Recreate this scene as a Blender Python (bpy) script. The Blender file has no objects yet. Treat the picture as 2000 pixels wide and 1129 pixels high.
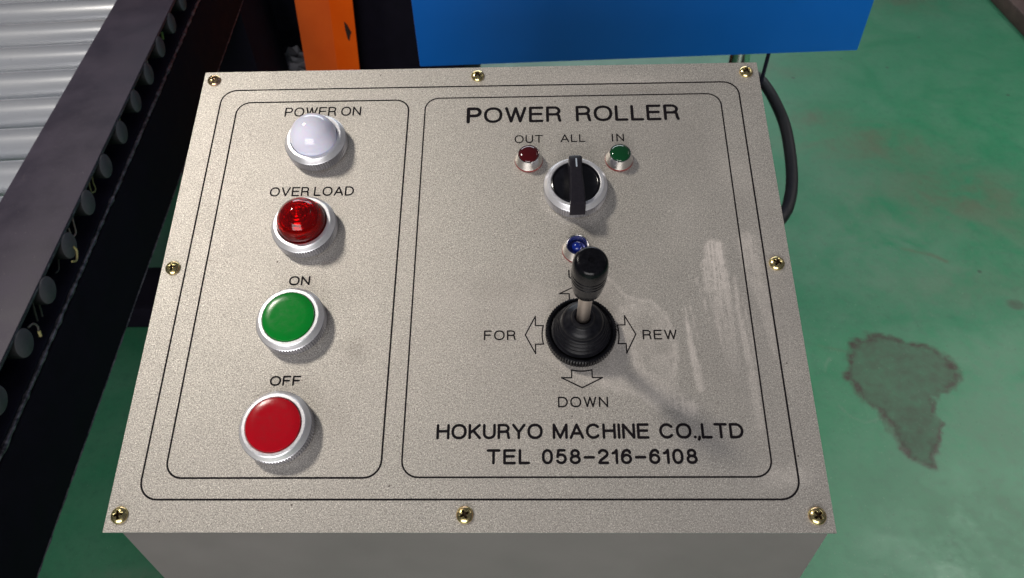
import bpy, bmesh, math, random
import numpy as np
from mathutils import Matrix, Vector, noise as mnoise
random.seed(7)
D = bpy.data
scene = bpy.context.scene
COL = scene.collection
R = math.radians

# ------------------------------------------------------------------ camera
CAM = Vector((0.0, 0.0, 1.45))
cd = D.cameras.new("camera"); cam = D.objects.new("camera", cd); COL.objects.link(cam)
cd.lens = 25.99; cd.sensor_width = 36; cd.clip_start = 0.02; cd.clip_end = 100
cam.matrix_world = Matrix(((0.99946933, 0.00924189, 0.03123538, CAM.x),
                           (0.01463786, 0.72920521, -0.68413851, CAM.y),
                           (-0.02909974, 0.68423268, 0.72868296, CAM.z),
                           (0, 0, 0, 1)))
scene.camera = cam
cd.dof.use_dof = True
cd.dof.focus_distance = 0.41
cd.dof.aperture_fstop = 22.0

# ------------------------------------------------------------------ world + lamps
w = D.worlds.new("World"); scene.world = w; w.use_nodes = True
bg = w.node_tree.nodes["Background"]
bg.inputs[0].default_value = (0.52, 0.54, 0.64, 1); bg.inputs[1].default_value = 0.17
scene.view_settings.view_transform = 'Standard'; scene.view_settings.look = 'None'
scene.view_settings.exposure = 0; scene.view_settings.gamma = 1

def area(name, loc, target, sx, sy, power, color, spread=180):
    l = D.lights.new(name, 'AREA'); l.shape = 'RECTANGLE'; l.size = sx; l.size_y = sy
    l.energy = power; l.color = color; l.spread = R(spread)
    o = D.objects.new(name, l); COL.objects.link(o)
    o.location = loc
    o.rotation_euler = (Vector(target) - Vector(loc)).to_track_quat('-Z', 'Y').to_euler()
    return o
PC = Vector((-0.035, 0.289, 1.160))          # centre of the face plate
area("ceiling_lamp", PC + Vector((-0.52, 0.225, 0.825)) * 2.3, PC, .28, .28, 26, (1.0, .93, .83))
area("bay_window", (-0.6, 6.5, 3.2), (-0.4, 0.5, .6), 5.5, 1.6, 150, (.86, .93, 1.0))
area("front_fill", (-0.6, -3.2, 1.9), (0, .6, .9), 2.8, 1.9, 118, (1.0, .965, .95))  # fill added behind the camera to brighten housing, bezels and blue cabinet
area("floor_fill_right", (2.7, 1.6, 3.4), (1.75, 1.25, 0), 1.4, .5, 17, (1.0, .96, .92), 75)  # fill added to brighten the floor at right, narrow to spare the plate

# ------------------------------------------------------------------ materials
def nt(m): return m.node_tree
def mat(name, color, rough=.5, metal=0., **kw):
    m = D.materials.new(name); m.use_nodes = True
    b = nt(m).nodes["Principled BSDF"]
    b.inputs["Base Color"].default_value = (*color, 1)
    b.inputs["Roughness"].default_value = rough; b.inputs["Metallic"].default_value = metal
    for k, v in kw.items():
        b.inputs[k.replace('_', ' ')].default_value = v
    return m
class G:
    """tiny node-graph helper"""
    def __init__(s, m): s.m = m; s.t = m.node_tree; s.b = s.t.nodes["Principled BSDF"]
    def n(s, typ, **kw):
        nd = s.t.nodes.new(typ)
        for k, v in kw.items():
            if k in ('inp',): continue
            setattr(nd, k, v)
        for k, v in (kw.get('inp') or {}).items():
            if hasattr(v, 'is_output') or isinstance(v, bpy.types.NodeSocket): s.t.links.new(v, nd.inputs[k])
            else: nd.inputs[k].default_value = v
        return nd
    def coord(s, kind='Object'): return s.n('ShaderNodeTexCoord').outputs[kind]
    def noise(s, co, scale, detail=3, rough=.55, dist=0.):
        return s.n('ShaderNodeTexNoise', inp={'Vector': co, 'Scale': scale, 'Detail': detail, 'Roughness': rough, 'Distortion': dist}).outputs['Fac']
    def stretch(s, co, v):
        return s.n('ShaderNodeMapping', inp={'Vector': co, 'Scale': v}).outputs[0]
    def map(s, val, a, b, c=0., d=1.):
        return s.n('ShaderNodeMapRange', inp={'Value': val, 'From Min': a, 'From Max': b, 'To Min': c, 'To Max': d}).outputs[0]
    def mix(s, f, a, b, blend='MIX'):
        nd = s.n('ShaderNodeMix', data_type='RGBA', blend_type=blend)
        for k, v in ((0, f), (6, a), (7, b)):
            if isinstance(v, bpy.types.NodeSocket): s.t.links.new(v, nd.inputs[k])
            else: nd.inputs[k].default_value = (*v, 1) if isinstance(v, tuple) and len(v) == 3 else v
        return nd.outputs[2]
    def math(s, op, a, b=0., c=0., clamp=False):
        nd = s.n('ShaderNodeMath', operation=op, use_clamp=clamp)
        for i, v in enumerate((a, b, c)):
            if isinstance(v, bpy.types.NodeSocket): s.t.links.new(v, nd.inputs[i])
            else: nd.inputs[i].default_value = v
        return nd.outputs[0]
    def attr(s, name): return s.n('ShaderNodeAttribute', attribute_name=name).outputs['Fac']
    def set(s, k, v): s.t.links.new(v, s.b.inputs[k])
    def bump(s, h, strength=.3, dist=.001):
        nb = s.n('ShaderNodeBump', inp={'Height': h, 'Strength': strength, 'Distance': dist})
        s.t.links.new(nb.outputs[0], s.b.inputs['Normal'])

def lowspec(m, v): m.node_tree.nodes["Principled BSDF"].inputs["Specular IOR Level"].default_value = v
# face plate: satin anodised aluminium with a coarse sparkle grain, hand smears on it
def m_plate():
    m = mat("satin_aluminium", (.6, .57, .53), .45, .78); g = G(m)
    co = g.coord()
    n1 = g.noise(co, 1500, 2, .65, .8); n2 = g.noise(co, 2300, 1, .5, .6); big = g.noise(co, 9, 3, .6); mid = g.noise(co, 45, 4, .6)
    base = g.mix(g.map(n1, .36, .66), (.31, .29, .265), (.66, .628, .575))
    base = g.mix(g.map(n2, .59, .68), base, (.97, .94, .87))
    base = g.mix(g.map(n2, .36, .28), base, (.20, .18, .16))
    base = g.mix(g.map(big, .35, .7, 0, .25), base, (.50, .455, .43))
    sm = g.attr("smudge"); dk = g.attr("film")
    streak = g.noise(g.stretch(co, (800., 30., 1.)), 1.0, 4, .6)
    fine = g.noise(co, 260, 4, .7)
    br = g.math('ADD', g.math('MULTIPLY', streak, .55), g.math('MULTIPLY', fine, .45))
    sf = g.math('MULTIPLY', sm, g.map(br, .40, .53, .08, 1.), clamp=True)
    hz = g.math('MULTIPLY', g.attr("haze"), g.map(g.math('ADD', g.math('MULTIPLY', mid, .5), g.math('MULTIPLY', fine, .5)), .36, .58, .15, 1.), clamp=True)
    sf = g.math('MULTIPLY', g.math('MAXIMUM', sf, hz), .85)
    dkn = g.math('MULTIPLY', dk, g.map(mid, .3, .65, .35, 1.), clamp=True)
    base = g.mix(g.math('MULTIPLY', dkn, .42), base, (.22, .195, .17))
    base = g.mix(g.math('MULTIPLY', sf, .85), base, (.72, .66, .62))
    # tiny dark pits
    v = g.n('ShaderNodeTexVoronoi', inp={'Vector': co, 'Scale': 55.}).outputs['Distance']
    base = g.mix(g.map(v, .035, .02), base, (.12, .10, .09))
    g.set('Base Color', base)
    r = g.map(n1, .3, .7, .57, .43); r = g.math('ADD', r, g.math('MULTIPLY', sf, .2))
    r = g.math('ADD', r, g.math('MULTIPLY', g.map(mid, .3, .7), .05))
    g.set('Roughness', r)
    g.set('Metallic', g.math('SUBTRACT', .74, g.math('MULTIPLY', sf, .45)))
    g.bump(g.math('ADD', n1, g.math('MULTIPLY', n2, .6)), .32, .00045)
    return m
M_PLATE = m_plate()
def m_noisy(name, c1, c2, scale, rough, metal=0., rvar=.1, bump=.1, bscale=None, bd=.0005, detail=4, **kw):
    m = mat(name, c1, rough, metal, **kw); g = G(m); co = g.coord()
    n = g.noise(co, scale, detail, .6)
    g.set('Base Color', g.mix(g.map(n, .35, .68), c1, c2))
    g.set('Roughness', g.map(n, .3, .7, rough - rvar, rough + rvar))
    if bump: g.bump(g.noise(co, bscale or scale * 4, 3, .6), bump, bd)
    return m
M_EDGE = mat("plate_cut_edge", (.55, .54, .56), .35, .9)
M_INK = mat("engraved_black_fill", (.008, .006, .008), .7, 0, Specular_IOR_Level=.12)
M_HOUS = m_noisy("grey_sheet_paint", (.145, .128, .125), (.166, .148, .144), 14, .5, 0, .06, .12, 700, .0003)
def m_alu(name, col, rough, mt=1.0):
    m = mat(name, col, rough, mt); g = G(m); co = g.coord()
    n = g.noise(g.stretch(co, (1, 1, 5)), 900, 3, .6)
    g.set('Base Color', g.mix(g.map(n, .3, .7), tuple(c * .86 for c in col), col))
    g.set('Roughness', g.map(n, .3, .7, rough - .05, rough + .08))
    g.bump(n, .12, .0001)
    return m
M_RING = m_alu("turned_aluminium", (.86, .86, .89), .38, .72)
M_KNURL = mat("knurled_aluminium", (.60, .60, .64), .28, 1.0)
M_CHROME = m_alu("bright_metal", (.80, .78, .76), .20)
M_SHAFT = mat("satin_steel_shaft", (.72, .64, .58), .3, 1.0)
M_WHITE = mat("milky_white_plastic", (.80, .80, .95), .10, 0, Subsurface_Weight=.25, Subsurface_Scale=.004)
M_RED = mat("red_button_plastic", (.42, .004, .012), .2, 0, Specular_IOR_Level=.22)
M_GREEN = mat("green_button_plastic", (.003, .22, .025), .2, 0, Specular_IOR_Level=.22)
for _m in (M_RED, M_GREEN):
    g = G(_m); c = _m.node_tree.nodes["Principled BSDF"].inputs["Base Color"].default_value[:3]
    n = g.noise(g.coord(), 320, 5, .65)
    g.set('Base Color', g.mix(g.map(n, .45, .75, 0, .35), tuple(c), tuple(x * .6 for x in c)))
    g.set('Roughness', g.map(n, .35, .7, .15, .26)); g.bump(g.noise(g.coord(), 1500, 2), .03, .0001)
M_LENSRED = mat("clear_red_plastic", (.40, .004, .008), .04, 0, Transmission_Weight=.93, IOR=1.36)
M_REDCORE = mat("red_reflector_rings", (.95, .03, .03), .16, .7)
M_LEDRED = mat("dark_red_lens", (.06, .002, .003), .06, 0, Coat_Weight=0.3)
M_LEDGREEN = mat("dark_green_lens", (.002, .05, .014), .06, 0, Coat_Weight=0.3)
M_LEDBLUE = mat("blue_lens", (.005, .02, .22), .08, 0, Coat_Weight=0.3)
M_BLUECUP = mat("blue_cup", (.02, .03, .20), .35, .3)
M_GASKET = mat("red_gasket", (.26, .04, .035), .6)
M_BLK = m_noisy("black_gloss_plastic", (.004, .004, .006), (.008, .008, .011), 300, .13, 0, .05, .05, 900, .0002)
M_BLKSAT = m_noisy("black_satin_plastic", (.003, .003, .004), (.006, .006, .008), 500, .2, 0, .08, .12, 1600, .0002)
M_BOOT = m_noisy("black_rubber_boot", (.005, .005, .007), (.010, .010, .013), 400, .33, 0, .06, .15, 1400, .0002)
M_GRIP = m_noisy("dark_grip_plastic", (.011, .010, .015), (.018, .016, .022), 900, .42, 0, .06, .25, 2200, .0002)
for _m in (M_BLKSAT, M_BOOT, M_GRIP): lowspec(_m, .18)
M_MARK = mat("pale_pointer_paint", (.42, .48, .55), .5)
def m_brass():
    m = mat("yellow_chromate_steel", (.72, .50, .18), .2, 1.0); g = G(m); co = g.coord()
    rnd = g.n('ShaderNodeObjectInfo').outputs['Random']
    n = g.noise(co, 260, 2, .5, .6)
    f = g.math('ADD', n, g.math('MULTIPLY', g.math('SUBTRACT', rnd, .5), .45))
    c = g.mix(g.map(f, .38, .50), (.64, .54, .26), (.70, .48, .25))
    c = g.mix(g.map(f, .52, .66), c, (.58, .38, .34))
    g.set('Base Color', c); g.set('Roughness', g.map(g.noise(co, 900, 3), .3, .7, .14, .34))
    return m
M_BRASS = m_brass()
M_SLOT = mat("screw_recess_dark", (.05, .03, .015), .5, .6)  # darker colour inside the cross recess
# surroundings
def m_blackpaint():
    m = mat("black_speckled_paint", (.02, .018, .024), .5); g = G(m); co = g.coord()
    n = g.noise(co, 16, 5, .65); f = g.noise(co, 650, 2, .6); d = g.noise(co, 5, 3, .6)
    c = g.mix(g.map(n, .35, .7), (.034, .027, .044), (.056, .044, .068))
    c = g.mix(g.math('MULTIPLY', g.map(d, .45, .75, 0, .3), g.map(f, .3, .7)), c, (.09, .075, .08))
    c = g.mix(g.map(f, .70, .76), c, (.22, .20, .20))
    c = g.mix(g.map(g.noise(g.stretch(co, (1, .25, 1)), 60, 4, .7), .70, .80, 0, .35), c, (.13, .11, .10))
    g.set('Base Color', c); g.set('Roughness', g.map(n, .3, .7, .42, .6)); g.bump(f, .3, .0006)
    return m
M_BP = m_blackpaint()
M_BP2 = m_noisy("black_frame_paint", (.0045, .003, .009), (.008, .006, .014), 30, .8, 0, .08, .15, 500, .0005)
M_NAVY = m_noisy("dark_navy_paint", (.006, .006, .016), (.012, .012, .028), 25, .75, 0, .08, .15, 500, .0005)
lowspec(M_BP2, .15); lowspec(M_NAVY, .25)
M_WORN = m_noisy("worn_bare_edge", (.035, .033, .045), (.26, .24, .27), 130, .45, .5, .1, .2, 900, .0004)
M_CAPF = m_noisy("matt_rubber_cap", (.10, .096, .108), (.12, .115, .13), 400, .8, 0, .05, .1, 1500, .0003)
M_CAPS = mat("cap_side_shaded", (.008, .008, .010), .7)  # same caps as the grey faces, side shading put into the colour
def m_zinc():
    m = mat("galvanised_tube", (.55, .58, .62), .3, .68); g = G(m); co = g.coord()
    n = g.noise(g.stretch(co, (.08, 1, 1)), 30, 3, .5); b = g.noise(g.stretch(co, (.5, 1, 1)), 9, 3, .6); f = g.noise(co, 120, 4, .7)
    c = g.mix(g.map(n, .35, .7), (.76, .79, .84), (.90, .92, .94))
    c = g.mix(g.map(f, .64, .78, 0, .5), c, (.30, .31, .34))
    g.set('Base Color', c); g.set('Roughness', g.map(n, .25, .75, .17, .26))
    return m
M_ZINC = m_zinc()
M_ORANGE = m_noisy("orange_machine_paint", (.88, .105, .002), (.95, .13, .003), 10, .42, 0, .06, .1, 300, .0004)
M_OCHIP = mat("chipped_dark_spot", (.03, .012, .008), .7)
M_BLUE = m_noisy("blue_machine_paint", (.001, .13, .56), (.002, .145, .62), 5, .38, 0, .05, .1, 260, .0004)
M_CABLE = m_noisy("black_rubber_cable", (.002, .002, .004), (.006, .006, .009), 90, .6, 0, .08, .2, 500, .0005)
M_BROWN = m_noisy("dark_brown_steel", (.045, .022, .018), (.09, .055, .045), 14, .6, 0, .1, .3, 90, .002)
M_FILM = mat("clear_plastic_film", (.55, .55, .60), .15, 0, Transmission_Weight=.6, IOR=1.3)
def m_wire(name, c): return m_noisy(name, c, tuple(x * .6 for x in c), 300, .5)
M_WG = m_wire("lime_wire", (.42, .55, .12)); M_WY = m_wire("pale_yellow_wire", (.60, .52, .22)); M_WP = m_wire("pale_pink_wire", (.60, .42, .38)); M_WGR = m_wire("grey_wire", (.13, .12, .11))
def m_floor():
    m = mat("green_epoxy_floor", (.05, .2, .12), .32); g = G(m); co = g.coord()
    n1 = g.noise(co, 1.6, 5, .6); n2 = g.noise(co, 7, 6, .68, .4); n3 = g.noise(co, 45, 5, .7); n4 = g.noise(co, 260, 3, .6)
    c = g.mix(g.map(n1, .3, .7), (.020, .175, .078), (.038, .200, .104))
    c = g.mix(g.map(n2, .36, .72, 0, .38), c, (.095, .205, .135))
    c = g.mix(g.map(n3, .48, .70, 0, .45), c, (.025, .115, .065))
    n5 = g.noise(co, 110, 5, .75)
    c = g.mix(g.map(n5, .55, .72, 0, .35), c, (.10, .20, .145))
    sc = g.noise(g.stretch(co, (9., 160., 1.)), 1.0, 3, .6, .3)
    c = g.mix(g.map(sc, .70, .76, 0, .35), c, (.15, .24, .18))
    wear_glare = g.attr("wear_glare"); stain = g.attr("stain"); edge = g.attr("stain_edge"); dust = g.attr("dust")
    wf = g.math('MULTIPLY', wear_glare, g.map(g.math('ADD', g.math('MULTIPLY', n2, .6), g.math('MULTIPLY', n3, .4)), .36, .62), clamp=True)
    c = g.mix(g.math('MULTIPLY', wf, .55), c, (.155, .22, .165))
    c = g.mix(g.math('MULTIPLY', g.math('MULTIPLY', dust, g.map(n2, .34, .58)), .85, clamp=True), c, (.092, .090, .055))
    c = g.mix(g.math('MULTIPLY', stain, g.map(n3, .3, .62, .60, .95)), c, (.043, .062, .039))
    c = g.mix(g.math('MULTIPLY', edge, g.map(n3, .32, .55, .35, 1.), clamp=True), c, (.036, .026, .018))
    v = g.n('ShaderNodeTexVoronoi', inp={'Vector': g.n('ShaderNodeMapping', inp={'Vector': co, 'Scale': (1, 1, 0)}).outputs[0], 'Scale': 7.}).outputs['Distance']
    c = g.mix(g.map(g.math('ADD', v, g.math('MULTIPLY', n3, .12)), .115, .085, 0, .8), c, (.03, .06, .04))
    n6 = g.noise(co, 170, 2, .5)
    c = g.mix(g.map(n4, .67, .72, 0, .7), c, (.30, .36, .28))
    c = g.mix(g.map(n6, .70, .75, 0, .7), c, (.025, .045, .03))
    g.set('Base Color', c)
    g.set('Roughness', g.math('ADD', g.map(n2, .3, .7, .34, .50), g.math('MULTIPLY', g.math('MAXIMUM', stain, wf), .22)))
    g.bump(g.math('ADD', n2, g.math('MULTIPLY', n4, .06)), .12, .004)
    return m
M_FLOOR = m_floor()

# ------------------------------------------------------------------ object helpers
WM = {}
def reg(o, parent, W):
    COL.objects.link(o); WM[o.name] = W
    if parent is not None:
        o.parent = parent; o.matrix_basis = WM[parent.name].inverted() @ W
    else: o.matrix_basis = W
    return o
def tag(o, label=None, cat=None, group=None, kind=None):
    for k, v in (('label', label), ('category', cat), ('group', group), ('kind', kind)):
        if v: o[k] = v
    return o
def empty(name, W, label, cat, group=None):
    o = D.objects.new(name, None); o.empty_display_size = .05
    reg(o, None, W); return tag(o, label, cat, group)
def build(name, data, m, parent=None, W=Matrix.Identity(4), smooth=None, label=None):
    """data = (verts, faces) in the frame W; smooth = angle in degrees or None"""
    me = data if isinstance(data, bpy.types.Mesh) else None
    if me is None:
        me = D.meshes.new(name); me.from_pydata([tuple(v) for v in data[0]], [], data[1]); me.update()
        for x in (m if isinstance(m, (list, tuple)) else (m,)): me.materials.append(x)
        if len(data) > 2 and data[2] is not None:
            me.polygons.foreach_set('material_index', data[2])
        if smooth is not None:
            me.polygons.foreach_set('use_smooth', [True] * len(me.polygons))
            me.set_sharp_from_angle(angle=R(smooth))
    o = D.objects.new(name, me); reg(o, parent, W)
    if label: o['label'] = label
    return o
def box(x0, x1, y0, y1, z0, z1, bev=0.):
    bm = bmesh.new(); bmesh.ops.create_cube(bm, size=1)
    for v in bm.verts: v.co = Vector(((x0 + x1) / 2 + v.co.x * (x1 - x0), (y0 + y1) / 2 + v.co.y * (y1 - y0), (z0 + z1) / 2 + v.co.z * (z1 - z0)))
    if bev: bmesh.ops.bevel(bm, geom=bm.edges[:], offset=bev, segments=2, profile=.5, affect='EDGES')
    return grab(bm)
def grab(bm):
    bm.verts.ensure_lookup_table()
    d = ([v.co.copy() for v in bm.verts], [[v.index for v in f.verts] for f in bm.faces]); bm.free(); return d
def join(*ds):
    V, F = [], []
    for d in ds:
        k = len(V); V += list(d[0]); F += [[i + k for i in f] for f in d[1]]
    return V, F
def lathe(prof, seg=64, rfun=None, cx=0, cy=0):
    """prof: (r, z) from outside bottom upwards; closes where r == 0; rfun(j, k) offsets the radius"""
    V, F = [], []; rings = []
    for j, (r, z) in enumerate(prof):
        if r == 0: rings.append([len(V)]); V.append((cx, cy, z)); continue
        ring = []
        for k in range(seg):
            a = 2 * math.pi * k / seg; rr = r + (rfun(j, k) if rfun else 0)
            ring.append(len(V)); V.append((cx + rr * math.cos(a), cy + rr * math.sin(a), z))
        rings.append(ring)
    for a, b in zip(rings, rings[1:]):
        for k in range(seg):
            k2 = (k + 1) % seg
            if len(a) == 1 and len(b) == 1: break
            if len(a) == 1: F.append([a[0], b[k2], b[k]])
            elif len(b) == 1: F.append([a[k], a[k2], b[0]])
            else: F.append([a[k], a[k2], b[k2], b[k]])
    return V, F
def tube(pts, rad, seg=10, caps=True):
    pts = [Vector(p) for p in pts]; V, F = [], []
    prev = None
    for i, p in enumerate(pts):
        t = (pts[min(i + 1, len(pts) - 1)] - pts[max(i - 1, 0)]).normalized()
        if prev is None:
            a = t.orthogonal().normalized()
        else:
            a = (prev - t * prev.dot(t)).normalized()
        prev = a; b = t.cross(a)
        r = rad(i / (len(pts) - 1)) if callable(rad) else rad
        for k in range(seg):
            th = 2 * math.pi * k / seg; V.append(p + (a * math.cos(th) + b * math.sin(th)) * r)
    for i in range(len(pts) - 1):
        for k in range(seg):
            k2 = (k + 1) % seg; F.append([i * seg + k, i * seg + k2, (i + 1) * seg + k2, (i + 1) * seg + k])
    if caps:
        F.append(list(range(seg))[::-1]); F.append([(len(pts) - 1) * seg + k for k in range(seg)])
    return V, F
def spline(P, n=12):
    P = [Vector(p) for p in P]; out = []
    Q = [P[0] * 2 - P[1]] + P + [P[-1] * 2 - P[-2]]
    for i in range(1, len(Q) - 2):
        for k in range(n):
            t = k / n; p0, p1, p2, p3 = Q[i - 1:i + 3]
            out.append(.5 * ((2 * p1) + (p2 - p0) * t + (2 * p0 - 5 * p1 + 4 * p2 - p3) * t * t + (3 * p1 - p0 - 3 * p2 + p3) * t ** 3))
    out.append(P[-1]); return out
MM = .001
def mm(d): return ([Vector(v) * MM for v in d[0]], *d[1:])

# ------------------------------------------------------------------ floor (structure)
def seg_dist(X, Y, pts, closed=False):
    d = np.full(X.shape, 1e9); T = np.zeros(X.shape); n = len(pts)
    for i in range(n if closed else n - 1):
        (ax, ay), (bx, by) = pts[i], pts[(i + 1) % n]
        L = (bx - ax) ** 2 + (by - ay) ** 2
        t = np.clip(((X - ax) * (bx - ax) + (Y - ay) * (by - ay)) / L, 0, 1)
        dd = np.hypot(X - ax - t * (bx - ax), Y - ay - t * (by - ay))
        T = np.where(dd < d, (i + t) / max(1, n - 1), T); d = np.minimum(d, dd)
    return d, T
def inside(X, Y, pts):
    c = np.zeros(X.shape, bool); n = len(pts)
    for i in range(n):
        (ax, ay), (bx, by) = pts[i], pts[(i + 1) % n]
        cr = ((ay > Y) != (by > Y)) & (X < (bx - ax) * (Y - ay) / ((by - ay) if by != ay else 1e-9) + ax)
        c ^= cr
    return c
def fbm(X, Y, sc, seed, octv=4):
    rs = np.random.RandomState(seed); out = np.zeros(X.shape); amp = 1; tot = 0
    for o in range(octv):
        n = 64; g = rs.rand(n, n); u = (X * sc) % n; v = (Y * sc) % n
        i = np.floor(u).astype(int) % n; j = np.floor(v).astype(int) % n; fu = u - np.floor(u); fv = v - np.floor(v)
        fu = fu * fu * (3 - 2 * fu); fv = fv * fv * (3 - 2 * fv)
        a = g[i, j] * (1 - fu) + g[(i + 1) % n, j] * fu; b = g[i, (j + 1) % n] * (1 - fu) + g[(i + 1) % n, (j + 1) % n] * fu
        out += amp * (a * (1 - fv) + b * fv); tot += amp; amp *= .55; sc *= 2.1
    return out / tot
def grid_mesh(name, xs, ys, attrs, z=0.):
    X, Y = np.meshgrid(xs, ys); nx, ny = len(xs), len(ys)
    V = np.c_[X.ravel(), Y.ravel(), np.full(X.size, z)]
    i = np.arange((nx - 1) * (ny - 1)); r = i // (nx - 1); c = i % (nx - 1); a = r * nx + c
    F = np.c_[a, a + 1, a + nx + 1, a + nx]
    me = D.meshes.new(name); me.vertices.add(len(V)); me.vertices.foreach_set('co', V.ravel())
    me.loops.add(F.size); me.loops.foreach_set('vertex_index', F.ravel())
    me.polygons.add(len(F)); me.polygons.foreach_set('loop_start', np.arange(len(F)) * 4)
    me.polygons.foreach_set('loop_total', np.full(len(F), 4)); me.update(calc_edges=True); me.validate()
    for k, fn in attrs.items():
        at = me.attributes.new(k, 'FLOAT', 'POINT'); at.data.foreach_set('value', fn(X, Y).ravel().astype(np.float32))
    return me
ss = lambda a, b, x: np.clip((x - a) / (b - a), 0, 1) ** 2 * (3 - 2 * np.clip((x - a) / (b - a), 0, 1))
STAIN = [(.769, 1.135), (.785, 1.165), (.808, 1.183), (.85, 1.187), (.90, 1.177), (.945, 1.155), (.985, 1.13), (1.002, 1.095), (.999, 1.06),
         (.965, 1.035), (.93, 1.022), (.912, 1.003), (.913, .97), (.905, .93), (.893, .90), (.874, .862), (.852, .832), (.835, .835), (.815, .845), (.806, .88),
         (.795, .92), (.785, .965), (.775, .985), (.758, 1.01), (.748, 1.05), (.755, 1.10)]
def f_wob(X, Y):
    return X + (fbm(X, Y, 28, 3) - .5) * .045, Y + (fbm(X, Y, 28, 9) - .5) * .045
def f_stain(X, Y):
    x, y = f_wob(X, Y); d, _ = seg_dist(x, y, STAIN, True); s = np.where(inside(x, y, STAIN), d, -d)
    d2 = np.hypot((X - 1.235) / .02, (Y - 1.29) / .016) ; sp = ss(1.5, .7, d2)
    return np.clip(ss(-.003, .006, s) * (.62 + .45 * fbm(X, Y, 14, 5)) + sp * .8, 0, 1)
def f_edge(X, Y):
    x, y = f_wob(X, Y); d, _ = seg_dist(x, y, STAIN, True); wdt = .004 + .018 * fbm(X, Y, 11, 8) ** 1.3
    return np.clip(1.25 - d / wdt, 0, 1) * np.clip(.15 + 1.5 * fbm(X, Y, 75, 13), .15, 1)
def f_dust(X, Y):
    o = np.zeros(X.shape)
    for cx, cy, sx, sy, a in ((1.05, 2.0, .22, .10, .9), (1.28, 1.72, .25, .14, .75), (1.55, 3.0, .15, .12, .8), (.92, 2.45, .12, .06, .6), (1.15, 1.35, .25, .08, .35), (1.5, 1.5, .12, .1, .6), (.95, 2.15, .1, .07, .6)):
        o += a * np.exp(-((X - cx) / sx) ** 2 - ((Y - cy) / sy) ** 2)
    for (pts, wd, a) in (([(1.02, 1.50), (1.09, 1.475), (1.12, 1.45)], .007, 1.), ([(1.42, 1.52), (1.43, 1.45)], .005, .6), ([(.70, 1.16), (.76, 1.14)], .004, .8)):
        d, _ = seg_dist(X, Y, pts); o += a * np.exp(-(d / wd) ** 2)
    return np.clip(o * (.3 + 1.1 * fbm(X, Y, 6, 21)), 0, 1)
def f_wear_glare(X, Y):
    o = np.zeros(X.shape)
    for cx, cy, sx, sy, a in ((1.05, .70, .30, .22, 1.1), (.98, 1.55, .25, .22, .65), (1.2, 1.0, .3, .22, .8), (.9, 1.9, .15, .2, .3), (-.80, .585, .09, .012, 1.6), (1.15, .60, .10, .06, .9)):  # worn patches; the thin streak at far left is a lamp reflection painted in
        o += a * np.exp(-((X - cx) / sx) ** 2 - ((Y - cy) / sy) ** 2)
    for (pts, wd, a) in (([(.70, .98), (.715, .955), (.745, .935), (.775, .945)], .0022, 1.4), ([(.695, 1.08), (.70, 1.10), (.715, 1.12)], .003, 1.2), ([(-.9, .78), (-.83, .70), (-.80, .60)], .006, .35), ([(-.78, .9), (-.75, .8)], .005, .3)):
        d, _ = seg_dist(X, Y, pts); o += a * np.exp(-(d / wd) ** 2)
    return np.clip(o * (.35 + 1.0 * fbm(X, Y, 5, 31)), 0, 1)
xs = np.r_[np.linspace(-30, -3, 8), np.arange(-2.9, .6, .03), np.arange(.6, 1.5, .0045), np.arange(1.5, 3.0, .03), np.linspace(3.1, 30, 8)]
ys = np.r_[np.linspace(-20, -1, 8), np.arange(-.9, .5, .05), np.arange(.5, 1.6, .0045), np.arange(1.6, 3.6, .02), np.linspace(3.8, 30, 8)]
fm = grid_mesh('floor', xs, ys, {'stain': f_stain, 'stain_edge': f_edge, 'dust': f_dust, 'wear_glare': f_wear_glare})
fm.materials.append(M_FLOOR)
tag(build('floor', fm, None), kind='structure', label='green painted concrete floor with worn patches and a brown stain')

# ------------------------------------------------------------------ control console
TILT = R(18.595)
PW = Matrix.Translation((-0.03492623, 0.28926851, 1.16009133)) @ Matrix.Rotation(TILT, 4, 'X')
con = empty('control_console', Matrix.Translation((-.035, .289, 0)),
            'pale metal control box with sloping face plate of buttons, lamps and joystick', 'control box')
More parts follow.
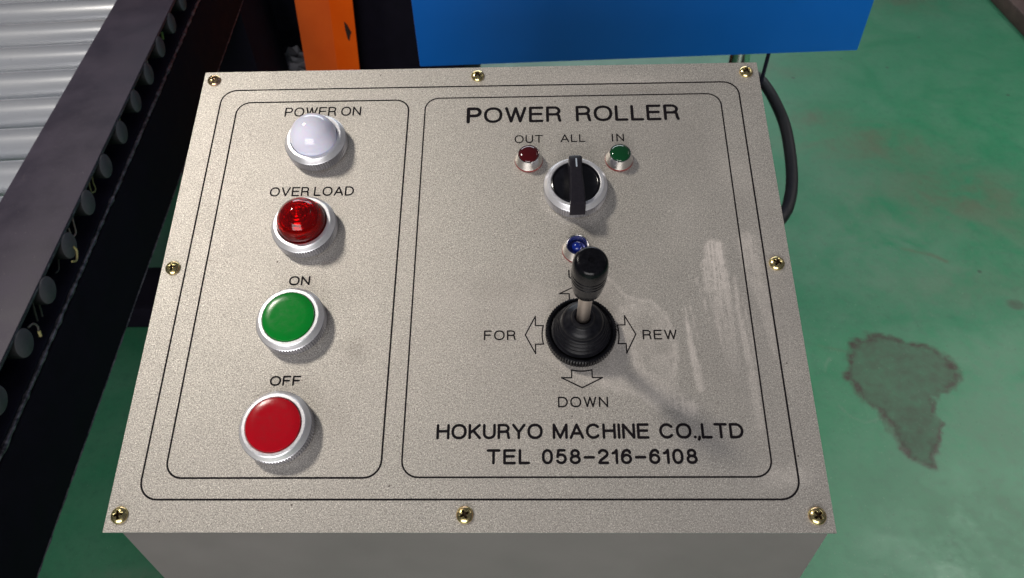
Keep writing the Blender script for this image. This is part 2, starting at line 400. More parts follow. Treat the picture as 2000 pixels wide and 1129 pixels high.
# face plate (1 mm grid so that hand smears can be painted into attributes)
def blobs(X, Y, L):
    o = np.zeros(X.shape)
    for cx, cy, sx, sy, a in L: o += a * np.exp(-((X - cx) / sx) ** 2 - ((Y - cy) / sy) ** 2)
    return o
def strokes(X, Y, L):
    o = np.zeros(X.shape)
    for pts, w0, w1, a0, a1 in L:
        d, t = seg_dist(X, Y, pts); wd = w0 + (w1 - w0) * t
        o = np.maximum(o, (a0 + (a1 - a0) * t) * ss(1.25, .55, d / wd))
    return o
FILM = [(6, -12), (22, -6), (45, -14), (60, -8), (74, -5), (80, -17), (92, -20), (103, -26), (109, -40), (107, -60), (112, -76), (96, -84), (86, -76), (60, -68), (49, -62), (30, -50), (14, -30)]
def p_smudge(X, Y):
    X = X * 1000; Y = Y * 1000
    x = X + (fbm(X, Y, .3, 2) - .5) * 1.8; y = Y + (fbm(X, Y, .3, 4) - .5) * 1.8
    o = strokes(x, y, [([(134.5, 10), (134.6, -14), (137, -30), (138, -60)], 6.2, 3.0, .95, .12),
                       ([(128.5, 2), (127.6, -16)], 2.2, 1.6, .7, .5), ([(130, -14), (133, -44)], 2.5, 1.5, .5, .2),
                       ([(114.5, -26), (115.7, -40), (117, -54), (119, -70)], .8, 2.6, .75, .5),
                       ([(143.2, -8), (143.8, -37), (146, -60), (146, -90)], 1.0, 3.0, .6, .25),
                       ([(153, 14), (154, -6), (158, -28), (159.5, -54)], 6.5, 2.0, .5, .25),
                       ([(74, -7), (84, -19), (97, -22), (104, -29), (107.5, -41), (108, -55), (104, -67)], 1.1, 1.9, .6, .4),
                       ([(123, -8), (124.5, -22)], .5, .4, .7, .4), ([(131, -30), (134, -58)], .6, .5, .6, .3), ([(118, -24), (120, -44)], .4, .4, .6, .3), ([(139.5, 4), (140, -20)], .5, .4, .7, .4), ([(126, -20), (126.5, -34)], .4, .4, .6, .3), ([(146.5, -20), (149, -62)], .5, .7, .5, .3),
                       ([(92, -68), (104, -77), (113, -81)], 3, 5, .3, .6), ([(88, -24), (80, -27), (79, -33)], 2.2, 2.6, .6, .5),
                       ([(86, -52), (92, -66), (104, -74)], 3.5, 3., .42, .5)])
    return np.clip(o, 0, 1)
def p_haze(X, Y):
    X = X * 1000; Y = Y * 1000
    x = X + (fbm(X, Y, .25, 2) - .5) * 5; y = Y + (fbm(X, Y, .25, 4) - .5) * 5
    inn = inside(x, y, FILM); d, _ = seg_dist(x, y, FILM, True)
    o = np.where(inn, .36 * ss(0, 2, d) * (.45 + fbm(X, Y, .06, 6)) * (.3 + .7 * ss(20, 62, X)) + .04, 0)
    o += blobs(X, Y, [(150, -115, 18, 5, .45), (120, -100, 30, 8, .12), (150, 70, 10, 30, .22), (85, 129, 40, 5, .3), (120, 30, 18, 20, .12), (-10, -20, 12, 9, .2), (165, 0, 8, 120, .15)])
    for cx, cy, rr in ((93, -36, 6.5), (89, -56, 5), (101, -48, 4.5)):
        o *= 1 - .8 * np.exp(-(((x - cx) ** 2 + (y - cy) ** 2) / rr ** 2) ** 2)
    return np.clip(o, 0, 1)
def p_film(X, Y):
    X = X * 1000; Y = Y * 1000
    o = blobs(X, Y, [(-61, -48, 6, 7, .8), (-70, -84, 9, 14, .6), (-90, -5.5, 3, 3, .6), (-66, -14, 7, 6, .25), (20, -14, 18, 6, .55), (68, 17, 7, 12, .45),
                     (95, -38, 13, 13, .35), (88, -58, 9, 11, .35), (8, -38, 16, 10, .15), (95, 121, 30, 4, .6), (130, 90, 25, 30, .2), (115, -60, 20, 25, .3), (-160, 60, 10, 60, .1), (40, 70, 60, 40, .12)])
    return np.clip(o, 0, 1)
pm = grid_mesh('face_plate', np.arange(-175, 175.1, 1) * MM, np.arange(-141, 141.1, 1) * MM, {'smudge': p_smudge, 'film': p_film, 'haze': p_haze})
pm.materials.append(M_PLATE)
plate = build('face_plate', pm, None, con, PW)
# rim of the 2 mm sheet
e = box(-175, 175, -141, 141, -2, -.02)
rim = build('plate_rim', mm(e), M_EDGE, plate, PW)
# housing: vertical walls that follow the slope of the plate
def slope_z(yl):      # underside of plate at plate-local (y, z=-2.2 mm)
    p = PW @ Vector((0, yl, -.0022)); return p.y, p.z
yf, zf = slope_z(-.1395); yb, zb = slope_z(.1395); zb0 = .80
x0, x1 = PW.translation.x - .1695, PW.translation.x + .1742
V = [(x0, yf, zb0), (x1, yf, zb0), (x1, yb, zb0), (x0, yb, zb0), (x0, yf, zf), (x1, yf, zf), (x1, yb, zb), (x0, yb, zb)]
bm = bmesh.new(); vs = [bm.verts.new(v) for v in V]
for f in ((3, 2, 1, 0), (0, 1, 5, 4), (1, 2, 6, 5), (2, 3, 7, 6), (3, 0, 4, 7), (4, 5, 6, 7)): bm.faces.new([vs[i] for i in f])
bmesh.ops.bevel(bm, geom=[e for e in bm.edges if abs(e.verts[0].co.z - e.verts[1].co.z) > .1], offset=.0015, segments=2, affect='EDGES')
build('housing', grab(bm), M_HOUS, con, Matrix.Identity(4), 30)
build('pedestal', join(box(-.085, .015, .24, .34, .012, .80, .003), box(-.21, .14, .14, .46, 0, .012, .002)), M_HOUS, con, Matrix.Identity(4), 30)

# -- stroke lettering
def arc(cx, cy, rx, ry, a0, a1, n=14):
    return [(cx + rx * math.cos(R(a0 + (a1 - a0) * i / n)), cy + ry * math.sin(R(a0 + (a1 - a0) * i / n))) for i in range(n + 1)]
def sup(cx, cy, rx, ry, n=28, p=2.25):
    o = []
    for i in range(n + 1):
        a = 2 * math.pi * i / n; c, s = math.cos(a), math.sin(a)
        o.append((cx + rx * math.copysign(abs(c) ** (2 / p), c), cy + ry * math.copysign(abs(s) ** (2 / p), s)))
    return o
GL = {
 'A': (.80, [[(0, 0), (.4, 1), (.8, 0)], [(.13, .33), (.67, .33)]]),
 'C': (.82, [arc(.42, .5, .42, .5, 42, 318, 20)]),
 'D': (.76, [[(.34, 0), (0, 0), (0, 1), (.34, 1)] + arc(.34, .5, .42, .5, 90, -90, 14)]),
 'E': (.64, [[(.64, 1), (0, 1), (0, 0), (.64, 0)], [(0, .53), (.58, .53)]]),
 'F': (.60, [[(.6, 1), (0, 1), (0, 0)], [(0, .52), (.52, .52)]]),
 'H': (.72, [[(0, 0), (0, 1)], [(.72, 0), (.72, 1)], [(0, .53), (.72, .53)]]),
 'I': (.0, [[(0, 0), (0, 1)]]),
 'K': (.68, [[(0, 0), (0, 1)], [(.66, 1), (0, .36)], [(.23, .58), (.68, 0)]]),
 'L': (.56, [[(0, 1), (0, 0), (.56, 0)]]),
 'M': (.84, [[(0, 0), (0, 1), (.42, .02), (.84, 1), (.84, 0)]]),
 'N': (.70, [[(0, 0), (0, 1), (.70, 0), (.70, 1)]]),
 'O': (.86, [sup(.43, .5, .43, .5)]),
 'P': (.64, [[(0, 0), (0, 1), (.38, 1)] + arc(.38, .73, .26, .27, 90, -90, 10) + [(0, .46)]]),
 'R': (.68, [[(0, 0), (0, 1), (.38, 1)] + arc(.38, .74, .26, .26, 90, -90, 10) + [(0, .48)], [(.38, .48)] + arc(.46, .33, .16, .15, 90, 10, 5) + [(.64, .12), (.68, 0)]]),
 'T': (.72, [[(0, 1), (.72, 1)], [(.36, 1), (.36, 0)]]),
 'U': (.70, [[(0, 1), (0, .34)] + arc(.35, .34, .35, .34, 180, 360, 14) + [(.70, 1)]]),
 'V': (.76, [[(0, 1), (.38, 0), (.76, 1)]]),
 'W': (1.02, [[(0, 1), (.26, 0), (.51, 1), (.76, 0), (1.02, 1)]]),
 'Y': (.74, [[(0, 1), (.37, .45), (.74, 1)], [(.37, .45), (.37, 0)]]),
 '.': (.02, [[(0, .02), (.02, .02)]]), ',': (.06, [[(.05, .03), (.05, -.06), (0, -.16)]]),
 '-': (.56, [[(0, .44), (.56, .44)]]),
 '0': (.54, [sup(.27, .5, .27, .5)]),
 '1': (.24, [[(0, .76), (.14, .82), (.24, 1), (.24, 0)]]),
 '2': (.54, [arc(.27, .72, .26, .28, 165, -20, 12) + [(.47, .55), (.12, .22), (.01, 0), (.54, 0)]]),
 '5': (.54, [[(.48, 1), (.10, 1), (.03, .48)] + arc(.26, .33, .28, .33, 135, -150, 16)]),
 '6': (.54, [sup(.27, .31, .27, .31, 20, 2), [(.0, .33), (.01, .6), (.07, .82), (.19, .97), (.34, 1), (.46, .93), (.50, .80)]]),
 '8': (.54, [sup(.27, .76, .22, .24, 20, 2), sup(.27, .27, .27, .27, 20, 2)]),
}
def ribbon(pl, wdt, zi, V, F):
    """one stroke of round-ended line, flat, at a height of its own"""
    h = wdt / 2; pl = [Vector((p[0], p[1])) for p in pl]
    for a, b in zip(pl, pl[1:]):
        d = b - a
        if d.length < 1e-6: continue
        n = Vector((-d.y, d.x)).normalized() * h; k = len(V)
        zi[0] += .00012; z = zi[0]
        V += [(*(a - n), z), (*(b - n), z), (*(b + n), z), (*(a + n), z)]; F.append([k, k + 1, k + 2, k + 3])
    for i, p in enumerate(pl):
        if 0 < i < len(pl) - 1 and (pl[i] - pl[i - 1]).angle(pl[i + 1] - pl[i], 0) < .12: continue
        k = len(V); zi[0] += .00012; z = zi[0]; m = 10
        V += [(p.x + h * math.cos(2 * math.pi * t / m), p.y + h * math.sin(2 * math.pi * t / m), z) for t in range(m)]; F.append([k + t for t in range(m)])
def text(s, xa, xb, ya, yb, wdt, gap=.30, space=.62, bold0=1.0):
    H = yb - ya - wdt; wds = []; x = 0; pos = []
    for i, ch in enumerate(s):
        if ch == ' ': x += space - gap; continue
        pos.append((ch, x)); x += GL[ch][0] + (gap * .75 if ch in '.,' else gap)
    tot = pos[-1][1] + GL[pos[-1][0]][0]; kx = (xb - xa - wdt) / tot
    V, F, zi = [], [], [.06]
    for i, (ch, px) in enumerate(pos):
        for st in GL[ch][1]:
            ribbon([(xa + wdt / 2 + (px + p[0]) * kx, ya + wdt / 2 + p[1] * H) for p in st], wdt * (bold0 if i == 0 else 1), zi, V, F)
    return build('lettering', mm((V, F)), M_INK, plate, PW)
text('POWER ON', -119.3, -71.6, 104.9, 111.9, .95)
text('OVER LOAD', -120.5, -70.6, 47.3, 53.7, .95)
text('ON', -101.5, -89.7, -10.3, -4.6, .95)
text('OFF', -104.0, -87.7, -68.0, -62.5, .95)
text('POWER ROLLER', -5.9, 123.4, 97.7, 109.5, 1.85, .30, .95, 1.18)
text('OUT', 23.4, 40.4, 82.5, 88.3, .8, .34)
text('ALL', 51.0, 66.0, 82.7, 88.4, .8, .34)
text('IN', 81.7, 89.0, 82.6, 88.3, .8, .5)
text('UP', 53.2, 63.6, -8.2, -2.4, .8, .34)
text('FOR', 7.5, 24.4, -43.5, -37.9, .8, .34)
text('REW', 91.4, 109.4, -43.7, -38.2, .8, .34)
text('DOWN', 46.0, 71.5, -80.1, -74.5, .8, .34)
text('HOKURYO MACHINE CO.,LTD', -15.4, 137.8, -96.3, -88.4, 1.4, .30, .85)
text('TEL 058-216-6108', 10.1, 113.9, -108.8, -101.2, 1.4, .34, .92)
def outline(name, pts, wdt, closed=True):
    V, F, zi = [], [], [.05]; ribbon(list(pts) + ([pts[0], pts[1]] if closed else []), wdt, zi, V, F)
    return build(name, mm((V, F)), M_INK, plate, PW)
def rrect(xa, xb, ya, yb, r):
    return arc(xb - r, yb - r, r, r, 0, 90, 8) + arc(xa + r, yb - r, r, r, 90, 180, 8) + arc(xa + r, ya + r, r, r, 180, 270, 8) + arc(xb - r, ya + r, r, r, 270, 360, 8)
outline('border_line', rrect(-161.2, 161.2, -125.6, 126.1, 9.5), .95)
outline('border_line', rrect(-150.0, -42.1, -115.2, 116.3, 8.5), .95)
outline('border_line', rrect(-31.9, 149.4, -115.0, 117.2, 8.5), .85)
JX, JY = 58.7, -40.6
def arrow(rot):
    # arrow pointing +y, its foot curved round the joystick
    foot = [(JX + 20.3 * math.sin(R(a)), JY + 20.3 * math.cos(R(a))) for a in (-15, -10, -5, 0, 5, 10, 15)]
    top = [(5.3, 23.8), (10.6, 23.8), (0, 29.2), (-10.6, 23.8), (-5.3, 23.8)]
    P = [(x - JX, y - JY) for x, y in foot] + top
    c, s = math.cos(R(rot)), math.sin(R(rot))
    P = [(JX + x * c - y * s, JY + x * s + y * c) for x, y in P]
    outline('arrow_mark', P, .68)
for r_ in (0, 90, 180, 270): arrow(r_)

# -- turned rings, lamps, buttons
def at(X, Y, Z=0.): return PW @ Matrix.Translation((X * MM, Y * MM, Z * MM))
def knurl(prof, teeth, rows, depth=.35, seg=None):
    seg = teeth * 3
    V, F = mm(lathe(prof, seg, lambda j, k: (-depth if k % 3 == 2 else 0) if j in rows else 0))
    return V, F, [1 if rows[0] - 1 <= i // seg <= rows[-1] else 0 for i in range(len(F))]
def ring_mesh():
    prof = [(17.0, .05), (17.3, .3), (17.3, .7), (18.0, .85), (18.35, 1.1), (18.35, 6.7), (18.0, 6.95), (17.85, 7.05), (17.7, 7.3), (16.5, 9.4), (16.2, 9.8), (15.8, 10.05), (14.4, 10.1), (13.95, 9.8), (13.85, 6.5)]
    return knurl(prof, 76, (4, 5), .9)
ring_me = None
def bezel(name, X, Y, rot=0):
    global ring_me
    if ring_me is None:
        o = build(name, ring_mesh(), (M_RING, M_KNURL), con, at(X, Y), 28); ring_me = o.data; return o
    return build(name, ring_me, None, con, at(X, Y) @ Matrix.Rotation(R(rot), 4, 'Z'))
BX = -95.4
lp = bezel('indicator_lamp', BX, 82.3); lp['label'] = 'milky white domed power lamp'
def dome(r0, z0, h, z1=6, n=14, fac=1.0):
    return [(r0, z1), (r0, z0)] + [(r0 * math.cos(a) ** fac, z0 + h * math.sin(a)) for a in [math.pi / 2 * i / n for i in range(1, n)]] + [(0, z0 + h)]
build('lamp_lens', mm(lathe(dome(13.6, 10.2, 13.3), 72)), M_WHITE, lp, WM[lp.name], 40)
lp2 = bezel('indicator_lamp', BX, 24.4, 31); lp2['label'] = 'clear red domed overload lamp'
W2 = WM[lp2.name]
outer = dome(13.5, 10.0, 14.0)
build('lamp_lens', mm(lathe(outer, 72)), M_LENSRED, lp2, W2, 40)
core = [(12.2, 7.2)]
for i in range(6):
    r_o = 11.6 - i * 1.75; z_ = 8.6 + 11.5 * math.sqrt(max(0, 1 - (r_o / 12.6) ** 2))
    core += [(r_o, z_ - 2.6), (r_o - .2, z_ - .5), (r_o - .8, z_), (r_o - 1.4, z_ - .9)]
core += [(.7, 19.6), (0, 20.2)]
build('reflector_cone', mm(lathe(core, 60)), M_REDCORE, lp2, W2, 20)
def button(Y, m, label, rot):
    b = bezel('push_button', BX, Y, rot); b['label'] = label
    prof = [(13.7, 6), (13.7, 10.5), (13.6, 10.75), (13.3, 10.88), (9, 10.95), (4, 11.0), (0, 11.0)]
    build('button_cap', mm(lathe(prof, 72)), m, b, WM[b.name], 35)
button(-33.2, M_GREEN, 'green push button', 55)
button(-91.0, M_RED, 'red push button', 12)

# selector switch
sel = bezel('selector_switch', 58.6, 48.2, 0)
WS = WM[sel.name]
build('switch_dial', mm(lathe([(13.8, 6), (13.8, 9.7), (13.3, 9.9), (12.9, 9.3), (12.3, 9.0), (0, 9.0)], 72)), M_BLK, sel, WS, 30)
def handle():
    # lofted bar: stations along y with half width (bottom, top) and height
    st = [(-18.7, 4.3, 4.0, 16.6), (-18.4, 4.45, 4.2, 17.6), (-12, 4.4, 4.1, 18.4), (-6, 4.15, 3.8, 18.7), (1, 3.8, 3.4, 18.9), (7, 3.85, 3.5, 18.9), (11.4, 4.1, 3.8, 18.6), (12.8, 4.0, 3.5, 17.6), (13.1, 3.6, 3.0, 15)]
    V, F = [], []
    for y, wb, wt, h in st:
        c = .8
        zb_ = 5.0 if y < -15 else 8.8
        V += [(-wb, y, zb_), (-wt, y, h - c), (-wt + c, y, h), (wt - c, y, h), (wt, y, h - c), (wb, y, zb_)]
    n = 6
    for i in range(len(st) - 1):
        for k in range(n):
            k2 = (k + 1) % n; F.append([i * n + k, (i + 1) * n + k, (i + 1) * n + k2, i * n + k2])
    F.append(list(range(n))); F.append([(len(st) - 1) * n + k for k in range(n)][::-1])
    return mm((V, F))
WH = WS @ Matrix.Rotation(R(1.5), 4, 'Z')
build('switch_handle', handle(), M_GRIP, sel, WH, 40)
V, F, zi = [], [], [18.96]; ribbon([(0.3, 4.6), (0.3, 9.6)], .8, zi, V, F)
build('pointer_mark', mm((V, F)), M_MARK, sel, WH)

# small panel lights
def led(X, Y, m, label, recess=False):
    prof = [(8.0, .9), (8.15, 1.2), (7.9, 1.7), (6.5, 6.5), (6.25, 6.9), (6.0, 6.9)] + ([(5.6, 6.4), (4.0, 2.4), (3.2, 2.2)] if recess else [(5.8, 6.5), (5.8, 5)])
    o = build('panel_light', mm(lathe(prof, 56)), M_CHROME, con, at(X, Y), 25, label)
    W_ = WM[o.name]
    build('gasket', mm(lathe([(8.2, .03), (8.35, .4), (8.25, .7), (7.5, 1.0)], 48)), M_GASKET, o, W_, 30)
    if recess:
        build('light_cup', mm(lathe([(5.5, 6.3), (4.6, 3.2), (3.5, 2.6), (0, 2.6)], 48)), M_BLUECUP, o, W_, 30)
        build('light_lens', mm(lathe([(3.0, 2.6), (3.0, 4.4), (2.6, 5.5), (1.7, 6.3), (.8, 6.6), (0, 6.7)], 32)), m, o, W_, 50)
    else:
        build('light_lens', mm(lathe([(5.8, 5.5), (5.8, 6.7), (5.3, 7.3), (4.2, 7.75), (2.5, 8.05), (1, 8.2), (0, 8.25)], 48)), m, o, W_, 60)
led(31.9, 69.9, M_LEDRED, 'dark red panel light with silver cone')
led(85.2, 69.6, M_LEDGREEN, 'dark green panel light with silver cone')
led(58.4, 9.7, M_LEDBLUE, 'blue panel light sunk in a silver cone', True)

# joystick
js = build('joystick', knurl([(17.6, .05), (18.2, .5), (18.6, .9), (18.6, 6.4), (18.0, 7.0), (17.4, 7.3), (16.6, 7.2), (16.3, 6.2), (15.0, 5.6)], 76, (2, 3), .9), (M_BLKSAT, M_BLKSAT), con, at(JX, JY), 28)
WJ = WM[js.name]
bt = [(15.2, 5.2), (15.4, 6.6)]
rz = [(14.6, 7.6), (13.7, 10.4), (12.8, 13.2), (11.9, 16.0)]
for i, (r_, z_) in enumerate(rz): bt += [(r_ - 1.5, z_ - .5), (r_ - .15, z_ - .25), (r_, z_ + .1), (r_ - .1, z_ + 1.1), (r_ - .4, z_ + 1.5), (r_ - 2.0, z_ + 1.75)]
bt += [(10.7, 18.6), (10.6, 19.2), (9.9, 20.4), (8.4, 21.6), (6.6, 22.4), (6.0, 22.9), (5.8, 24.2), (5.4, 25.0), (4.4, 25.1), (3.9, 24.2), (3.3, 23.6)]
build('rubber_boot', mm(lathe(bt, 72)), M_BOOT, js, WJ, 50)
build('stick_shaft', mm(lathe([(3.3, 22), (3.3, 58)], 32)), M_SHAFT, js, WJ, 30)
kn = [(3.4, 54.6), (4.8, 54.4), (6.0, 55.0), (6.8, 56.6), (7.3, 59.5), (7.75, 64), (8.0, 67.5), (8.1, 69.0)]
for z_ in (69.3, 72.0, 74.7): kn += [(8.15, z_), (7.6, z_ + .35), (7.6, z_ + .85), (8.15, z_ + 1.2)]
kn += [(8.1, 79.5), (7.85, 82.3), (7.3, 84.0), (6.5, 85.0), (5.8, 85.4), (4.2, 85.5), (1.3, 85.5), (1.0, 85.0), (0, 84.9)]
kn = [(r_ * .975, z_ + 2.2) for r_, z_ in kn]
build('knob', mm(lathe(kn, 64)), M_BLKSAT, js, WJ, 32)

# screws
def screw_mesh():
    rr = [0, .25, .5, .75, 1.0, 1.25, 1.5, 1.75, 2.05, 2.4, 2.8, 3.2, 3.6, 3.9, 4.1, 4.15]; n = 48
    V, F, MI = [(0, 0, 0)], [], []
    def cz(x, y):
        r = math.hypot(x, y); z = 2.5 * math.sqrt(max(0, 1 - (r / 4.35) ** 2.3))
        d = min(abs(x), abs(y)); e = max(abs(x), abs(y))
        dep = 1.5 * min(1, max(0, (.62 - d) / .22)) * min(1, max(0, (2.15 - e) / .3))
        return z - dep, dep
    V[0] = (0, 0, cz(0, 0)[0]); dp = [1]
    for r in rr[1:]:
        for k in range(n):
            a = 2 * math.pi * k / n; x, y = r * math.cos(a), r * math.sin(a); z, d_ = cz(x, y)
            V.append((x, y, z)); dp.append(d_)
    for k in range(n): V.append((4.15 * math.cos(2 * math.pi * k / n), 4.15 * math.sin(2 * math.pi * k / n), .02)); dp.append(0)
    for k in range(n): F.append([0, 1 + k, 1 + (k + 1) % n])
    for i in range(len(rr) - 1):
        a = 1 + i * n; b = a + n
        for k in range(n): F.append([a + k, b + k, b + (k + 1) % n, a + (k + 1) % n])
    MI = [1 if sum(dp[i] for i in f) / len(f) > .5 else 0 for f in F]
    return V, F, MI
sd = screw_mesh(); sm_ = None
for X, Y, a in ((-168.2, 134.3, 20), (0, 134, 50), (167.4, 133.4, 35), (-168.5, 1.1, 10), (167.3, .2, 62), (-168.3, -133, 12), (.2, -132.8, 28), (167.2, -133.2, 38)):
    if sm_ is None:
        o = build('screw', (mm(sd[:2])[0], sd[1], sd[2]), (M_BRASS, M_SLOT), con, at(X, Y) @ Matrix.Rotation(R(a), 4, 'Z'), 30); sm_ = o.data
    else: build('screw', sm_, None, con, at(X, Y) @ Matrix.Rotation(R(a), 4, 'Z'))

# ------------------------------------------------------------------ roller conveyor (left)
side = Vector((0.99757586, 0.06958736, 0)); along = Vector((-0.0695111, 0.99648261, 0.04680399)); up = Vector((0.00325697, -0.04669053, 0.99890409))
RM = Matrix(((side.x, along.x, up.x, CAM.x), (side.y, along.y, up.y, CAM.y), (side.z, along.z, up.z, CAM.z), (0, 0, 0, 1)))
base_pt = RM @ Vector((-.58, 1.0, -.62)); base_pt.z = 0
cv = empty('roller_conveyor', Matrix.Translation(base_pt), 'black framed roller conveyor with galvanised rollers at the left of the control box', 'conveyor')
SB, ST, TOP = -.5276, -.628, -.625
U0, U1 = -.2, 2.6
rail = build('side_rail', join(box(ST, SB, U0, U1, TOP - .006, TOP, .0012), box(ST, ST + .008, U0, U1, TOP - .053, TOP - .007),
                             ), M_BP, cv, RM, 30)
build('rail_web', join(box(SB - .064, SB - .058, U0, U1, TOP - .057, TOP - .0065), box(SB - .0575, SB - .004, U0, U1, TOP - .060, TOP - .054)), M_NAVY, cv, RM, 30)
def worn_strip(s, w_, rad):
    V, F = [], []; n = 560
    for i in range(n + 1):
        u_ = U0 + (U1 - U0) * i / n
        r_ = rad * (.75 + .6 * mnoise.noise(Vector((u_ * 60, w_ * 10, 1))) + .3 * mnoise.noise(Vector((u_ * 220, w_ * 10, 3))))
        for k in range(7):
            a = R(-60 + 30 * k); V.append((s - rad * .8 + r_ * math.cos(a), u_, w_ + r_ * math.sin(a)))
    for i in range(n):
        for k in range(6): a = i * 7 + k; F.append([a, a + 7, a + 8, a + 1])
    return V, F
build('flange_edge', worn_strip(SB + .001, TOP - .0585, .0032), M_WORN, cv, RM, 60)
build('lower_beam', box(SB - .075, SB, U0, U1, TOP - .186, TOP - .063, .002), M_BP2, cv, RM, 30)
build('beam_edge', worn_strip(SB + .0005, TOP - .1865, .0014), M_WORN, cv, RM, 60)
build('top_edge', worn_strip(SB + .0002, TOP - .0030, .0012), M_WORN, cv, RM, 60)
# rollers + axle caps + wire ends
pitch = .0746; u_first = .5165
rp = lathe([(0, 0), (.0292, 0), (.0298, .001), (.0298, .605), (.0292, .606), (0, .606)], 40)
roller_data = ([(v[2] - 1.205, v[0], v[1]) for v in rp[0]], [list(f) for f in rp[1]])
cp_side = lathe([(.0165, 0), (.0170, .056), (.0163, .0582)], 36)
cp_face = lathe([(.0163, 0), (.0155, .0009), (0, .0011)], 36)
r_me = c_me = f_me = None
wires = {  # roller index: list of (material, points in plane coordinates du, dw)
}
def wire(m, pts, rad=.0011):
    build('wire_end', tube(spline([(SB - .018 + p[2] if len(p) > 2 else SB - .012, p[0], p[1]) for p in pts], 5), rad, 8), m, cv, RM, 50)
for i in range(-7, 27):
    u_ = u_first + i * pitch
    T = RM @ Matrix.Translation((0, u_ + .006, TOP - .0425)) @ Matrix.Rotation(R(37 * i), 4, 'X')
    if r_me is None: r_me = build('roller', roller_data, M_ZINC, cv, T, 30).data
    else: build('roller', r_me, None, cv, T)
    if i < -5 or i > 14: continue
    jit = random.uniform(-.0015, .0015)
    T2 = RM @ Matrix.Translation((SB - .058, u_ + jit, TOP - .0185 + random.uniform(-.001, .001))) @ Matrix.Rotation(R(90), 4, 'Y')
    if c_me is None:
        c = build('axle_cap', cp_side, M_CAPS, cv, T2, 30); c_me = c.data
        f = build('cap_face', cp_face, M_CAPF, c, T2 @ Matrix.Translation((0, 0, .0582)), 50); f_me = f.data
    else:
        c = build('axle_cap', c_me, None, cv, T2); build('cap_face', f_me, None, c, T2 @ Matrix.Translation((0, 0, .0582)))
# wire ends, (along, height) measured near the flange tip plane
S2 = lambda u_, w_, s_=.006: (u_, w_, s_)
wire(M_WG, [S2(1.164, -.646), S2(1.158, -.656)], .0020); wire(M_WG, [S2(1.186, -.640, -.004), S2(1.172, -.650, 0)], .0009)
wire(M_WP, [S2(1.074, -.641), S2(1.070, -.651)], .0018); wire(M_WP, [S2(1.052, -.636), S2(1.047, -.645)], .0013)
wire(M_WG, [S2(1.000, -.637), S2(.991, -.649)], .0016); wire(M_WY, [S2(.996, -.632, -.004), S2(.990, -.637)], .0011)
wire(M_WY, [S2(.929, -.632), S2(.924, -.640), S2(.919, -.646)], .0017); wire(M_WY, [S2(.915, -.635), S2(.908, -.644)], .0013)
wire(M_WG, [S2(.848, -.634), S2(.836, -.644)], .0014)
wire(M_WY, [S2(.797, -.640), S2(.790, -.650), S2(.786, -.660), S2(.776, -.656), S2(.780, -.646), S2(.790, -.640)], .0009)
wire(M_WP, [S2(.722, -.636), S2(.712, -.647), S2(.704, -.660), S2(.694, -.657), S2(.697, -.645)], .0011)
wire(M_WY, [S2(.668, -.650, .02), S2(.668, -.658, .02), S2(.658, -.664, .02), S2(.650, -.658, .02)], .0013); wire(M_WGR, [S2(.650, -.652), S2(.640, -.660), S2(.632, -.658)], .0009)
wire(M_WGR, [S2(.577, -.640), S2(.569, -.652), S2(.562, -.664)], .0013); wire(M_WGR, [S2(.585, -.645), S2(.577, -.660), S2(.572, -.668)], .0012)
wire(M_WGR, [S2(.533, -.640, .018), S2(.540, -.642, .02), S2(.543, -.650, .02), S2(.538, -.657, .02)], .0012); wire(M_WY, [S2(.539, -.654, .021), S2(.536, -.660, .021)], .0018)
wire(M_WGR, [S2(.515, -.660), S2(.505, -.655), S2(.498, -.645)], .0009); wire(M_WY, [S2(.489, -.634), S2(.482, -.641)], .0014)
# far rail, legs, floor beams
build('far_rail', join(box(-1.31, -1.21, U0, U1, TOP - .006, TOP), box(-1.218, -1.21, U0, U1, TOP - .18, TOP - .0065)), M_BP, cv, RM, 30)
def leg_at(u0, u1, s0):
    a = RM @ Vector((s0, u0, TOP - .187)); b = RM @ Vector((s0, u1, TOP - .187))
    xx = a.x; return build('leg', box(xx - .10, xx, a.y, b.y, 0, min(a.z, b.z) + .004, .003), M_BP2, cv, Matrix.Identity(4), 30)
leg_at(1.54, 1.74, SB - .002); leg_at(-.15, -.05, SB - .002); leg_at(1.54, 1.74, -1.21); leg_at(-.15, -.05, -1.21)
build('floor_beam', box(-1.45, -.30, 1.235, 1.385, 0, .004 + .07, .003), M_BP2, cv, Matrix.Identity(4), 30)

# ------------------------------------------------------------------ machine behind
# orange folded post, leaning slightly to the left
def bracket():
    d = Vector((-.135, -.02, -1)).normalized() * 0
    top, bot = 1.5, 0.0
    def P(z, k):   # k-th corner of the folded sheet at height z (corners measured at z .65 and .47)
        xa = (-.567, -.490, -.429)[k]; xb = (-.582, -.506, -.444)[k]
        x = xa + (xb - xa) * (.65 - z) / .18
        return Vector((x, 1.70 + (0, .022, 0)[k], z))
    V, F = [], []
    th = Vector((0, .006, 0))
    for z in (top, bot):
        for k in range(3): V.append(P(z, k))
        for k in range(3): V.append(P(z, k) + th)
    # top: 0,1,2 front 3,4,5 back ; bottom 6..11
    F += [[0, 6, 7, 1], [1, 7, 8, 2], [4, 10, 9, 3], [5, 11, 10, 4], [2, 8, 11, 5], [3, 9, 6, 0], [0, 1, 4, 3], [1, 2, 5, 4], [6, 9, 10, 7], [7, 10, 11, 8]]
    return V, F
op = empty('orange_post', Matrix.Translation((-.60, 1.70, 0)), 'bright orange folded steel post with a dark chip, behind the control box', 'post')
build('folded_sheet', bracket(), M_ORANGE, op)
build('paint_chip', ([(-.4615, 1.7085, .592), (-.4545, 1.706, .585), (-.451, 1.7045, .575), (-.447, 1.703, .566), (-.4525, 1.705, .556), (-.457, 1.707, .541), (-.4605, 1.708, .545), (-.4625, 1.7085, .57)], [[7, 6, 5, 4, 3, 2, 1, 0]]), M_OCHIP, op)
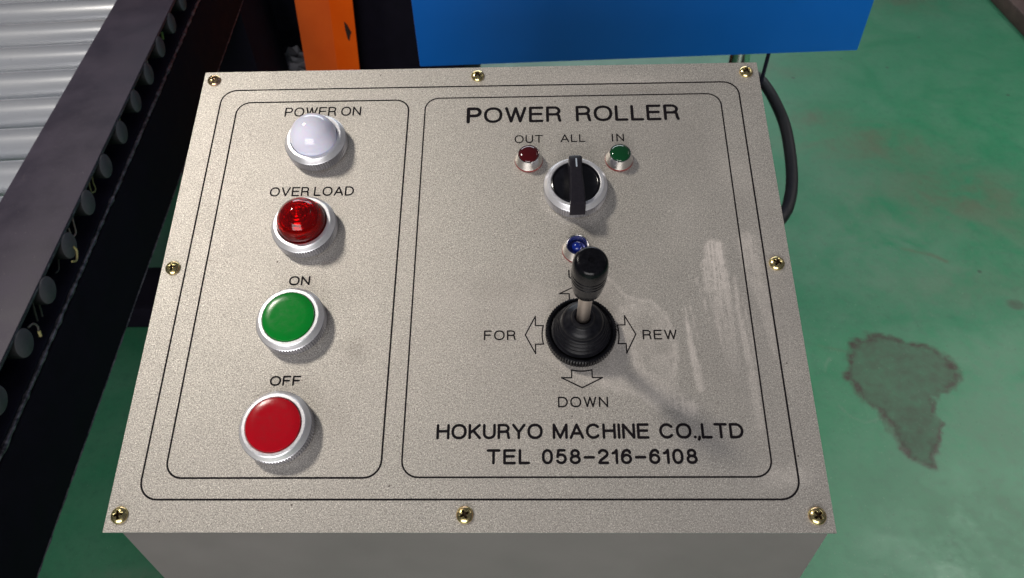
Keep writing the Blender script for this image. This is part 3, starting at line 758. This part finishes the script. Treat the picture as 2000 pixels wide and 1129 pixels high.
# blue cabinet
a = Vector((-.1826, 1.0753, .83)); b = Vector((.5216, 1.1005, .83)); ang = math.atan2(b.y - a.y, b.x - a.x); Wb = (b - a).length
BM_ = Matrix.Translation(a) @ Matrix.Rotation(ang, 4, 'Z')
bc = empty('blue_cabinet', BM_, 'blue painted steel cabinet hanging behind the control box', 'cabinet')
build('cabinet_body', box(0, Wb, 0, .34, 0, .50, .0022), M_BLUE, bc, BM_, 30)
build('wall_bracket', box(.05, .60, .34, .40, .1, .4, .002), M_BP2, bc, BM_, 30)
G2 = Matrix.Translation((.405, 1.33, .70))
build('pipe_leg', join(lathe([(.020, -.70), (.020, .10), (0, .10)], 32)), M_CHROME, bc, G2, 30)
# black cabinet between the orange post and the blue cabinet
kb = empty('black_cabinet', Matrix.Translation((-.6, 2.3, 0)), 'tall black machine cabinet standing in shade behind the orange post', 'cabinet')
build('cabinet_body', box(-.47, -.18, 1.76, 2.3, 0, 1.5, .004), M_BP2, kb, Matrix.Identity(4), 30)
build('side_panel', box(-1.3, -.474, 2.05, 2.3, 0, 1.4, .004), M_NAVY, kb, Matrix.Identity(4), 30)
# crumpled clear film on the floor by the leg
def crumple():
    rs = random.Random(4); V, F = [], []; n = 11
    for j in range(n):
        for i in range(n):
            x = (i / (n - 1) - .5) * .17; y = (j / (n - 1) - .5) * .14
            V.append((x + rs.uniform(-.006, .006), y + rs.uniform(-.006, .006), .004 + .035 * rs.random() * (1 - (2 * (i / (n - 1)) - 1) ** 2)))
    for j in range(n - 1):
        for i in range(n - 1): a_ = j * n + i; F.append([a_, a_ + 1, a_ + n + 1, a_ + n])
    return V, F
o = build('plastic_film', crumple(), M_FILM, None, Matrix.Translation((-.66, 1.78, .42)), None)
tag(o, 'crumpled clear plastic film lying beside the orange post', 'plastic film')
o = build('low_plinth', box(-1.0, -.585, 1.66, 1.92, 0, .415, .004), M_BP2); tag(o, 'low black machine plinth under the clear plastic film', 'plinth')
# cables
o = build('power_cable', tube(spline([(.10, .46, .92), (.16, .60, .80), (.28, .78, .69), (.374, .862, .675), (.412, .93, .675), (.434, 1.03, .68), (.440, 1.13, .69), (.428, 1.25, .69), (.400, 1.33, .66), (.36, 1.38, .58), (.33, 1.40, .40), (.33, 1.40, .02)], 14), .0098, 16), M_CABLE, None, Matrix.Identity(4), 50)
tag(o, 'thick black rubber cable looping out beside the right edge of the control box', 'cable')
o = build('thin_wire', tube(spline([(.405, 1.16, .86), (.398, 1.15, .80), (.385, 1.12, .755), (.36, 1.08, .72), (.30, 1.03, .69), (.2, .95, .66)], 10), .0032, 10), M_NAVY, None, Matrix.Identity(4), 50)
tag(o, 'thin dark blue wire hanging below the blue cabinet near its right corner', 'wire')
# brown steel plate at the far right
o = build('steel_plate', box(1.865, 2.9, 1.9, 3.9, 0, .06, .006), M_BROWN, None, Matrix.Rotation(0, 4, 'Z'), 30)
tag(o, 'dark brown steel plate lying on the floor at the top right corner', 'steel plate')
